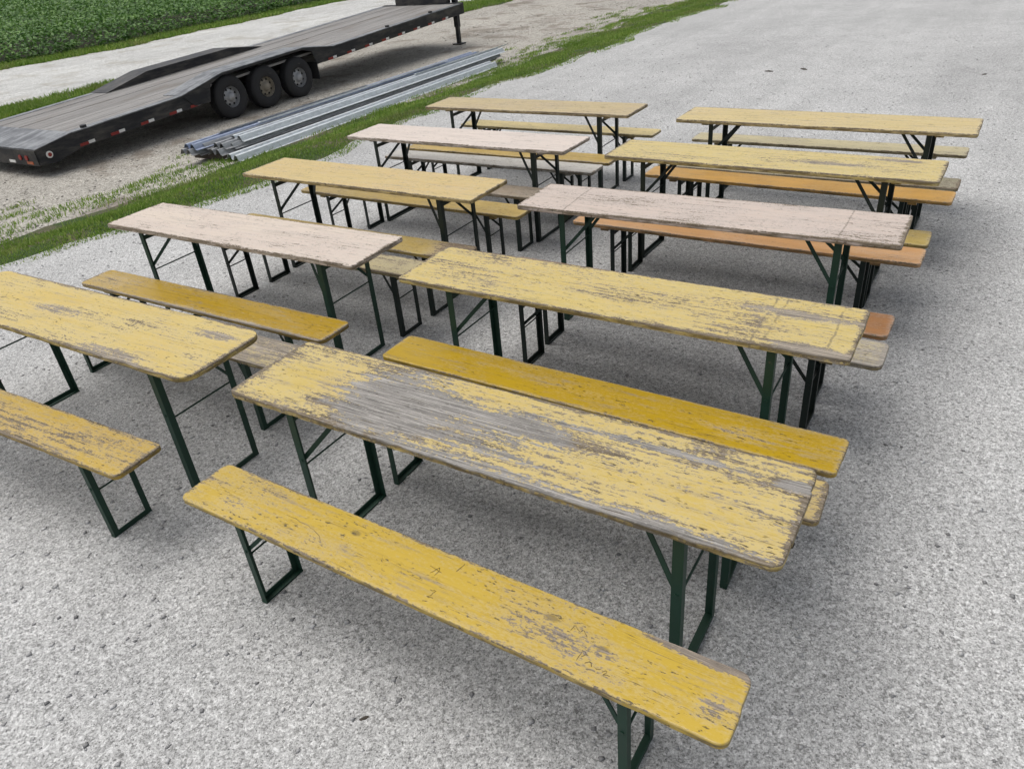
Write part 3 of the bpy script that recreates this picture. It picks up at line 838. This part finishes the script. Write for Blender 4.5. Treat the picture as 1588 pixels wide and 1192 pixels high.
# front: neck riser, neck beams, landing legs
m = MB()
m.box(SF - 0.12, SF, -0.03, WID - 0.03, DZ - 0.24, DZ + 0.01)
sh(m).build('front_beam', M_black, trailer)
for y0 in (0.50, 1.10, 1.85):
    sh(MB().box(SF + 0.002, SF + 0.20, y0, y0 + 0.14, DZ - 0.3, DZ + 0.62)).build('neck_upright', M_black, trailer)
sh(MB().box(SF + 0.01, SF + 0.19, 0.642, 1.848, DZ + 0.05, DZ + 0.16)).build('neck_crossmember', M_black, trailer)
sh(MB().box(SF - 0.1, SF + 0.0015, 0.42, 2.05, DZ + 0.012, DZ + 0.42)).build('neck_plate', M_black, trailer)
sh(MB().bar((SF + 0.1, 0.57, DZ + 0.69), (SF + 2.6, 1.2, DZ + 0.66), 0.14, 0.14)).build('neck_beam', M_black, trailer)
sh(MB().bar((SF + 0.1, 1.92, DZ + 0.69), (SF + 2.6, 1.29, DZ + 0.66), 0.14, 0.14)).build('neck_beam', M_black, trailer)
for y0 in (0.35,):
    jl = MB().box(SF + 0.21, SF + 0.33, y0, y0 + 0.12, 0.42, 1.55).build('landing_leg', M_black, trailer)
    MB().box(SF + 0.225, SF + 0.315, y0 + 0.015, y0 + 0.105, 0.035, 0.42).build('inner_tube', M_black, jl)
    MB().box(SF + 0.14, SF + 0.40, y0 - 0.07, y0 + 0.19, 0.0, 0.034).build('foot_plate', M_black, jl)

# ------------------------------------------------------------------ stack of galvanised guardrail beams beside the grass
def galv(nm, a, b):
    g = G(nm)
    c = g.coord()
    v = g.voro(g.mapping(c, scale=(14, 30, 30)), 1.0)
    n = g.noise(g.mapping(c, scale=(1.0, 6, 6)), 1.0, 4, 0.6)
    f = g.math('MULTIPLY_ADD', g.sep(v['Color'])[0], 0.4, g.math('MULTIPLY', n, 0.7))
    return g.set(Base_Color=g.ramp(f, [(0.2, a), (0.8, b)]), Roughness=0.48, Metallic=0.55)
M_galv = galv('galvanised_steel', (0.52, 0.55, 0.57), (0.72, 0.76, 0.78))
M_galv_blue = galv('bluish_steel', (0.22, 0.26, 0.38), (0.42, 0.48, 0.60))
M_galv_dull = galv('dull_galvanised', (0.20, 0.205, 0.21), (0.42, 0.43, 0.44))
M_timber = plain('dark_timber', (0.06, 0.045, 0.035), 0.9)
Wp = [(-.156, .0), (-.150, .004), (-.120, .010), (-.085, .078), (-.060, .083), (-.040, .078), (-.012, .012), (.012, .012), (.040, .078), (.060, .083), (.085, .078), (.120, .010), (.150, .004), (.156, .0)]
GA = np.array([-3.76, 11.0]); GB = np.array([0.49, 17.47]); GD = (GB - GA) / np.linalg.norm(GB - GA); GN = np.array([-GD[1], GD[0]])
GANG = math.atan2(GD[1], GD[0])
def gbeam(s0, length, n, z, mat, label, tilt=0.0, yaw=0.0):
    e = empty('guardrail_beam', (*(GA + GD * s0 + GN * n), z), GANG + yaw)
    e.rotation_euler = (tilt, 0, GANG + yaw)
    tag(e, label, 'guardrail', 'guardrail beams stacked beside the grass')
    t = 0.0035
    top = [(a, b) for a, b in Wp]; bot = [(a, b - t) for a, b in reversed(Wp)]
    pts = top + bot; k = len(pts); m = MB()
    NS = 10
    v = []
    for i in range(NS + 1):
        u = i / NS; sag = -0.012 * math.sin(math.pi * u) * (1 if z > 0 else 0.3)
        v += [(length * u, a, b + sag) for a, b in pts]
    f = [tuple(range(k - 1, -1, -1)), tuple(range(NS * k, NS * k + k))]
    for i in range(NS):
        f += [(i * k + j, i * k + (j + 1) % k, (i + 1) * k + (j + 1) % k, (i + 1) * k + j) for j in range(k)]
    m.add(v, f)
    m.build('rail', mat, e)
    for x in (0.1, 0.32, length * 0.5, length - 0.32, length - 0.1):
        MB().box(x - 0.03, x + 0.03, -0.008, 0.008, 0.0125, 0.0145).build('bolt_slot', M_hole, e)
    return e
zg = float(hz(2.1)) - 0.01
for k, s0 in enumerate((0.22, 3.7, 6.9)):
    ti = empty('timber_bearer', (*(GA + GD * s0 + GN * 0.42), zg), GANG)
    MB().box(-0.10, 0.10, -0.40, 0.40, 0.0, 0.085).build('timber', M_timber, ti)
    tag(ti, ['dark timber bearer under the near left end of the steel rails', 'dark timber bearer under the middle of the steel rails', 'dark timber bearer under the far end of the steel rails'][k], 'timber')
zb = zg + 0.089
ORD = ['lowest', 'second lowest', 'second from the top']
for k in range(4):
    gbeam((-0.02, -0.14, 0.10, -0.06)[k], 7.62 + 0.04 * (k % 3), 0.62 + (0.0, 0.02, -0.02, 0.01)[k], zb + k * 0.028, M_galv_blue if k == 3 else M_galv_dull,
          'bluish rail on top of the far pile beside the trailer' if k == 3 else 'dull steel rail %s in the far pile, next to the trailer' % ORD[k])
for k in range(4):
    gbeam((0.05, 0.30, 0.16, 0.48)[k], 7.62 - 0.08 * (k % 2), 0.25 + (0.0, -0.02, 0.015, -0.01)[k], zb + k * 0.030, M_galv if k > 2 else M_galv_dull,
          'bright galvanised rail on top of the near pile' if k == 3 else 'galvanised rail %s in the near pile' % ORD[k])
gbeam(0.05, 7.2, -0.10, zg + 0.035, M_galv, 'bright galvanised rail lying on the ground nearest the grass', 0.10, 0.010)

# loose thin flat bars thrown on and beside the rails
for k, (s0, ln, n_, zz, yaw, mt, lb) in enumerate((
        (1.2, 5.2, 0.50, zb + 0.178, 0.006, M_galv, 'thin pale steel bar lying on top between the two rail piles'),
        (0.55, 3.4, 0.68, zb + 0.172, -0.012, M_galv_dull, 'short dull steel bar lying on the bluish rail'),
        (2.6, 4.6, 1.02, zg + 0.012, 0.010, M_galv, 'pale steel bar on the ground on the trailer side of the rails'),
        (4.4, 3.0, 1.16, zg - 0.004, -0.02, M_galv_dull, 'dull steel bar on the ground nearest the trailer wheels'),
        (5.0, 3.3, 0.30, zb + 0.176, -0.008, M_galv, 'pale steel bar on the far end of the near rail pile'))):
    b_ = empty('steel_bar', (*(GA + GD * s0 + GN * n_), zz), GANG + yaw)
    MB().box(0, ln, -0.035, -0.030, 0.0, 0.022).box(0, ln, -0.0299, 0.035, 0.0, 0.006).build('bar', mt, b_)
    tag(b_, lb, 'steel bar')

# ------------------------------------------------------------------ vegetation (uncountable masses)
rng = np.random.default_rng(8)
def leaf_material(nm, dark, mid, light, trans=0.25, dry=0.0):
    g = G(nm)
    r = g.island()
    col = g.ramp(r, [(0.0, dark), (0.5, mid), (1.0, light)])
    n = g.noise(g.coord(), 0.6, 3)
    col = g.mix(g.smooth(n, 0.35, 0.7), col, g.mix(0.5, col, dark))
    if dry:
        dn = g.noise(g.mapping(g.coord(), (5, 3, 0)), 0.9, 5, 0.65)
        col = g.mix(g.math('MULTIPLY', g.smooth(dn, 0.50, 0.68), dry), col, (0.34, 0.29, 0.15))
    g.set(Base_Color=col, Roughness=0.55, Specular_IOR_Level=0.35)
    tr = g.new('ShaderNodeBsdfTranslucent'); g.put(tr.inputs['Color'], col)
    mx = g.new('ShaderNodeMixShader'); mx.inputs[0].default_value = trans
    g.l.new(g.b.outputs[0], mx.inputs[1]); g.l.new(tr.outputs[0], mx.inputs[2]); g.l.new(mx.outputs[0], g.out.inputs['Surface'])
    return g.m
M_grass = leaf_material('grass_blades', (0.10, 0.20, 0.028), (0.225, 0.37, 0.05), (0.38, 0.45, 0.12), dry=0.4)
M_soy = leaf_material('soybean_leaves', (0.04, 0.11, 0.022), (0.12, 0.25, 0.05), (0.22, 0.37, 0.10))

def vnoise(x, y, s, seed):
    return (np.sin(x * s * 1.3 + seed) * np.cos(y * s * 1.1 + seed * 1.7) + np.sin(x * s * 2.9 + y * s * 2.3 + seed * 2.9) * .6 + np.cos(x * s * 5.3 - y * s * 6.1 + seed) * .35) / 1.95
def blades(t, q, hgt, wid):
    n = len(t)
    x, y = xy(t, q)
    z = hz(q) - 0.004
    az = rng.uniform(0, 2 * math.pi, n)
    lean = rng.uniform(0.15, 0.9, n) * hgt
    la = rng.uniform(0, 2 * math.pi, n)
    wx, wy = np.cos(az) * wid / 2, np.sin(az) * wid / 2
    mx, my = x + np.cos(la) * lean * .35, y + np.sin(la) * lean * .35
    tx, ty = x + np.cos(la) * lean, y + np.sin(la) * lean
    P = np.empty((n, 5, 3))
    P[:, 0] = np.stack([x - wx, y - wy, z], 1); P[:, 1] = np.stack([x + wx, y + wy, z], 1)
    P[:, 2] = np.stack([mx + wx * .8, my + wy * .8, z + hgt * .6], 1); P[:, 3] = np.stack([mx - wx * .8, my - wy * .8, z + hgt * .6], 1)
    P[:, 4] = np.stack([tx, ty, z + hgt], 1)
    b = (np.arange(n) * 5)[:, None]
    Fq = np.concatenate([b + np.array([0, 1, 2]), b + np.array([0, 2, 3]), b + np.array([3, 2, 4])], 0)
    return P.reshape(-1, 3), Fq
# turf on the verge
N = 210000
t = rng.uniform(-6, 26, N) ; u = rng.uniform(-0.10, 1.14, N)
e0, e1 = edge(0, t), edge(1, t)
q = e0 + (e1 - e0) * u
dens = 0.80 + 0.75 * vnoise(t, q, 1.3, 2.0) - 1.5 * np.clip(np.abs(u - 0.46) - 0.42, 0, 1)
# thin, dusty places towards the lane
dens -= np.clip(u - 0.55, 0, 1) * (0.55 + 0.9 * np.clip(vnoise(t, q, 0.8, 5.0), 0, 1)) * np.where(t < 6, 1.3, 0.6)
keep = rng.random(N) < dens
t, q, u = t[keep], q[keep], u[keep]
tall = (u > 0.25) & (u < 0.9) & (rng.random(len(t)) < 0.05 * np.clip(0.4 + 1.5 * vnoise(t, q, 0.9, 6.0), 0, 2))
hgt = rng.uniform(0.018, 0.045, len(t)) * np.where(tall, rng.uniform(1.8, 3.2, len(t)), 1.0) * (1 + 0.5 * np.clip(vnoise(t, q, 2.1, 1.0), -0.5, 1)) * np.where(u < 0.12, 0.8, 1.0)
Pv, Fv = blades(t, q, hgt, rng.uniform(0.006, 0.014, len(t)))
tag(link('verge_grass', np_mesh('verge_grass', Pv, Fv, M_grass)), 'green mown grass strip between the gravel yard and the trailer lane', 'grass', kind='stuff')
# weeds scattered on the lane beside the verge
ct = rng.uniform(-6, 22, 260); cq = edge(1, ct) + np.abs(rng.normal(0, 0.8, 260))
idx = rng.integers(0, 260, 18000)
t = ct[idx] + rng.normal(0, 0.14, 18000); q = cq[idx] + rng.normal(0, 0.06, 18000)
Pv, Fv = blades(t, q, rng.uniform(0.02, 0.07, 18000), rng.uniform(0.006, 0.014, 18000))
tag(link('lane_weeds', np_mesh('lane_weeds', Pv, Fv, M_grass)), 'sparse tufts of weeds on the dusty lane beside the verge', 'weeds', kind='stuff')
# grass between lane and road
N = 110000
t = rng.uniform(-4, 34, N); u = rng.random(N)
q = edge(2, t) + (edge(3, t) - edge(2, t)) * u
keep = rng.random(N) < 0.6 + 0.8 * vnoise(t, q, 0.7, 3.0) - 1.2 * np.clip(np.abs(u - 0.45) - 0.3, 0, 1)
t, q = t[keep], q[keep]
Pv, Fv = blades(t, q, rng.uniform(0.05, 0.13, len(t)), rng.uniform(0.012, 0.025, len(t)))
tag(link('median_grass', np_mesh('median_grass', Pv, Fv, M_grass)), 'strip of grass between the lane and the pale gravel road', 'grass', kind='stuff')
# thin grass edge of the field
N = 40000
t = rng.uniform(0, 60, N); q = edge(4, t) + rng.uniform(-0.15, 1.3, N)
Pv, Fv = blades(t, q, rng.uniform(0.06, 0.18, N), rng.uniform(0.02, 0.04, N))
tag(link('field_edge_grass', np_mesh('field_edge_grass', Pv, Fv, M_grass)), 'rough grass edge between the gravel road and the crop', 'grass', kind='stuff')
# soybean canopy: leaves at every height of the crop
N = 300000
t = rng.uniform(2, 95, N); dq = 60 * rng.random(N) ** 1.5
q = edge(4, t) + 1.0 + dq
x, y = xy(t, q)
ang = np.arctan2(x, y)
keep = (ang < 0.06) & (ang > -0.75)
t, q, x, y, dq = t[keep], q[keep], x[keep], y[keep], dq[keep]
n = len(t)
top = 0.72 + 0.07 * np.sin(q * 2 * math.pi / 0.76) + 0.08 * vnoise(t, q, 1.1, 4.0) + 0.05 * vnoise(t, q, 0.3, 7.0)
top *= np.clip(0.55 + dq * 0.6, 0, 1)
low = np.where(dq < 0.8, rng.random(n), rng.random(n) ** 3 * 0.6)
z = LANE + top * (1 - low * 0.9)
sz = rng.uniform(0.055, 0.105, n) * (1 + np.clip((dq - 8) / 30, 0, 1) * 0.9)
az = rng.uniform(0, 2 * math.pi, n); tlt = rng.normal(0, 0.5, n); rol = rng.normal(0, 0.4, n)
ux, uy, uz = np.cos(az) * np.cos(tlt), np.sin(az) * np.cos(tlt), np.sin(tlt)
vx, vy, vz = -np.sin(az) * np.cos(rol), np.cos(az) * np.cos(rol), np.sin(rol)
C0 = np.stack([x, y, z], 1); Uv = np.stack([ux, uy, uz], 1) * sz[:, None]; Vv = np.stack([vx, vy, vz], 1) * sz[:, None] * 0.62
P = np.empty((n, 4, 3))
P[:, 0] = C0 - Uv * 0.8; P[:, 1] = C0 + Vv - Uv * 0.15; P[:, 2] = C0 + Uv; P[:, 3] = C0 - Vv - Uv * 0.15
b = (np.arange(n) * 4)[:, None]
Fs = np.concatenate([b + np.array([0, 3, 1]), b + np.array([1, 3, 2])], 0)
tag(link('soybean_crop', np_mesh('soybean_crop', P.reshape(-1, 3), Fs, M_soy)), 'dense dark green leafy crop field beyond the pale gravel road', 'crop', kind='stuff')

# ------------------------------------------------------------------ loose stones lying on the yard, and earth clods
def stones(n, pts, smin, smax):
    base = np.array([[1, 0, 0], [0, 1, 0], [-1, 0, 0], [0, -1, 0], [0, 0, 1], [0, 0, -0.6]], float)
    faces = np.array([[0, 1, 4], [1, 2, 4], [2, 3, 4], [3, 0, 4], [1, 0, 5], [2, 1, 5], [3, 2, 5], [0, 3, 5]])
    s = smin + (smax - smin) * rng.random(n) ** 5
    a = rng.uniform(0, 2 * math.pi, n)
    V_ = base[None] * rng.uniform(0.65, 1.25, (n, 6, 3)) + rng.normal(0, 0.16, (n, 6, 3))
    V_ = V_ * s[:, None, None] * np.array([1, 1, 0.5])
    c_, s_ = np.cos(a)[:, None], np.sin(a)[:, None]
    xx = V_[..., 0] * c_ - V_[..., 1] * s_; yy = V_[..., 0] * s_ + V_[..., 1] * c_
    P = np.stack([xx + pts[:, None, 0], yy + pts[:, None, 1], V_[..., 2] + pts[:, None, 2] + s[:, None] * 0.12], -1)
    F_ = (np.arange(n)[:, None, None] * 6 + faces[None]).reshape(-1, 3)
    return P.reshape(-1, 3), F_
def stone_mat(nm, stops):
    g = G(nm)
    col = g.ramp(g.island(), stops)
    n = g.noise(g.coord(), 120, 3)
    return g.set(Base_Color=g.mix(g.math('MULTIPLY', n, 0.4), col, (0.25, 0.25, 0.25)), Roughness=0.9, Specular_IOR_Level=0.25)
M_stone = stone_mat('loose_stone', [(0.0, (0.17, 0.17, 0.17)), (0.15, (0.36, 0.36, 0.36)), (0.75, (0.52, 0.52, 0.515)), (1.0, (0.70, 0.70, 0.69))])
N = 42000
r = 1.2 + 15 * rng.random(N) ** 0.75
a = rng.uniform(-0.85, 0.85, N)
pts = np.stack([r * np.sin(a), r * np.cos(a), np.zeros(N)], 1)
tt, qq = tq(pts[:, 0], pts[:, 1])
pts = pts[(qq < edge(0, tt) + 0.05)]
Pv, Fv = stones(len(pts), pts, 0.0028, 0.015)
tag(link('loose_gravel', np_mesh('loose_gravel', Pv, Fv, M_stone)), 'loose pale limestone chips scattered over the gravel yard', 'gravel', kind='stuff')
M_lstone = stone_mat('lane_stone', [(0.0, (0.12, 0.11, 0.10)), (0.4, (0.30, 0.28, 0.24)), (1.0, (0.56, 0.53, 0.47))])
N = 30000
t = rng.uniform(-6, 24, N); q = edge(1, t) + 9 * rng.random(N) ** 1.6
x, y = xy(t, q)
Pv, Fv = stones(N, np.stack([x, y, hz(q)], 1), 0.006, 0.026)
tag(link('lane_stones', np_mesh('lane_stones', Pv, Fv, M_lstone)), 'coarse tan stones strewn over the trailer lane', 'gravel', kind='stuff')

M_clod = plain('earth_clod', (0.06, 0.05, 0.04), 0.95)
def clod(x, y, size, label, flat=0.4):
    rr = random.Random(int(x * 1000) + 7)
    bm = MB()
    n, k = 9, 4
    v = [(0, 0, size * flat)]
    for i in range(1, k):
        for j in range(n):
            t_ = 2 * math.pi * j / n + rr.uniform(-.2, .2); ph = math.pi / 2 * i / (k - 1)
            s_ = size * rr.uniform(0.7, 1.15)
            v.append((s_ * 2.1 * math.sin(ph) * math.cos(t_), s_ * math.sin(ph) * math.sin(t_), max(-0.004, size * flat * math.cos(ph) * rr.uniform(.7, 1.1) - 0.003)))
    f = [(0, 1 + j, 1 + (j + 1) % n) for j in range(n)]
    for i in range(k - 2):
        f += [(1 + i * n + j, 1 + (i + 1) * n + j, 1 + (i + 1) * n + (j + 1) % n, 1 + i * n + (j + 1) % n) for j in range(n)]
    f.append(tuple(1 + (k - 2) * n + j for j in range(n - 1, -1, -1)))
    bm.add(v, f)
    o = bm.build('earth_clod', M_clod, None)
    o.location = (x, y, 0); o.rotation_euler = (0, 0, rr.uniform(0, 6))
    return tag(o, label, 'clod', 'earth clods on the gravel')
CLODS = [(1.087, 2.24, 0.016, 'dark clod on open gravel right of the front weathered table'),
         (4.35, 12.0, 0.042, 'left one of two dark clods close together beyond the far tables'),
         (4.85, 11.9, 0.042, 'right one of two dark clods close together beyond the far tables'),
         (6.7, 10.4, 0.03, 'lone dark clod on gravel beyond the farthest right table'),
         (9.6, 14.0, 0.04, 'dark clod near the upper right picture corner'),
         (-0.62, 1.63, 0.012, 'small dark clod under the front edge of the nearest bench')]
for c_ in CLODS: clod(*c_)
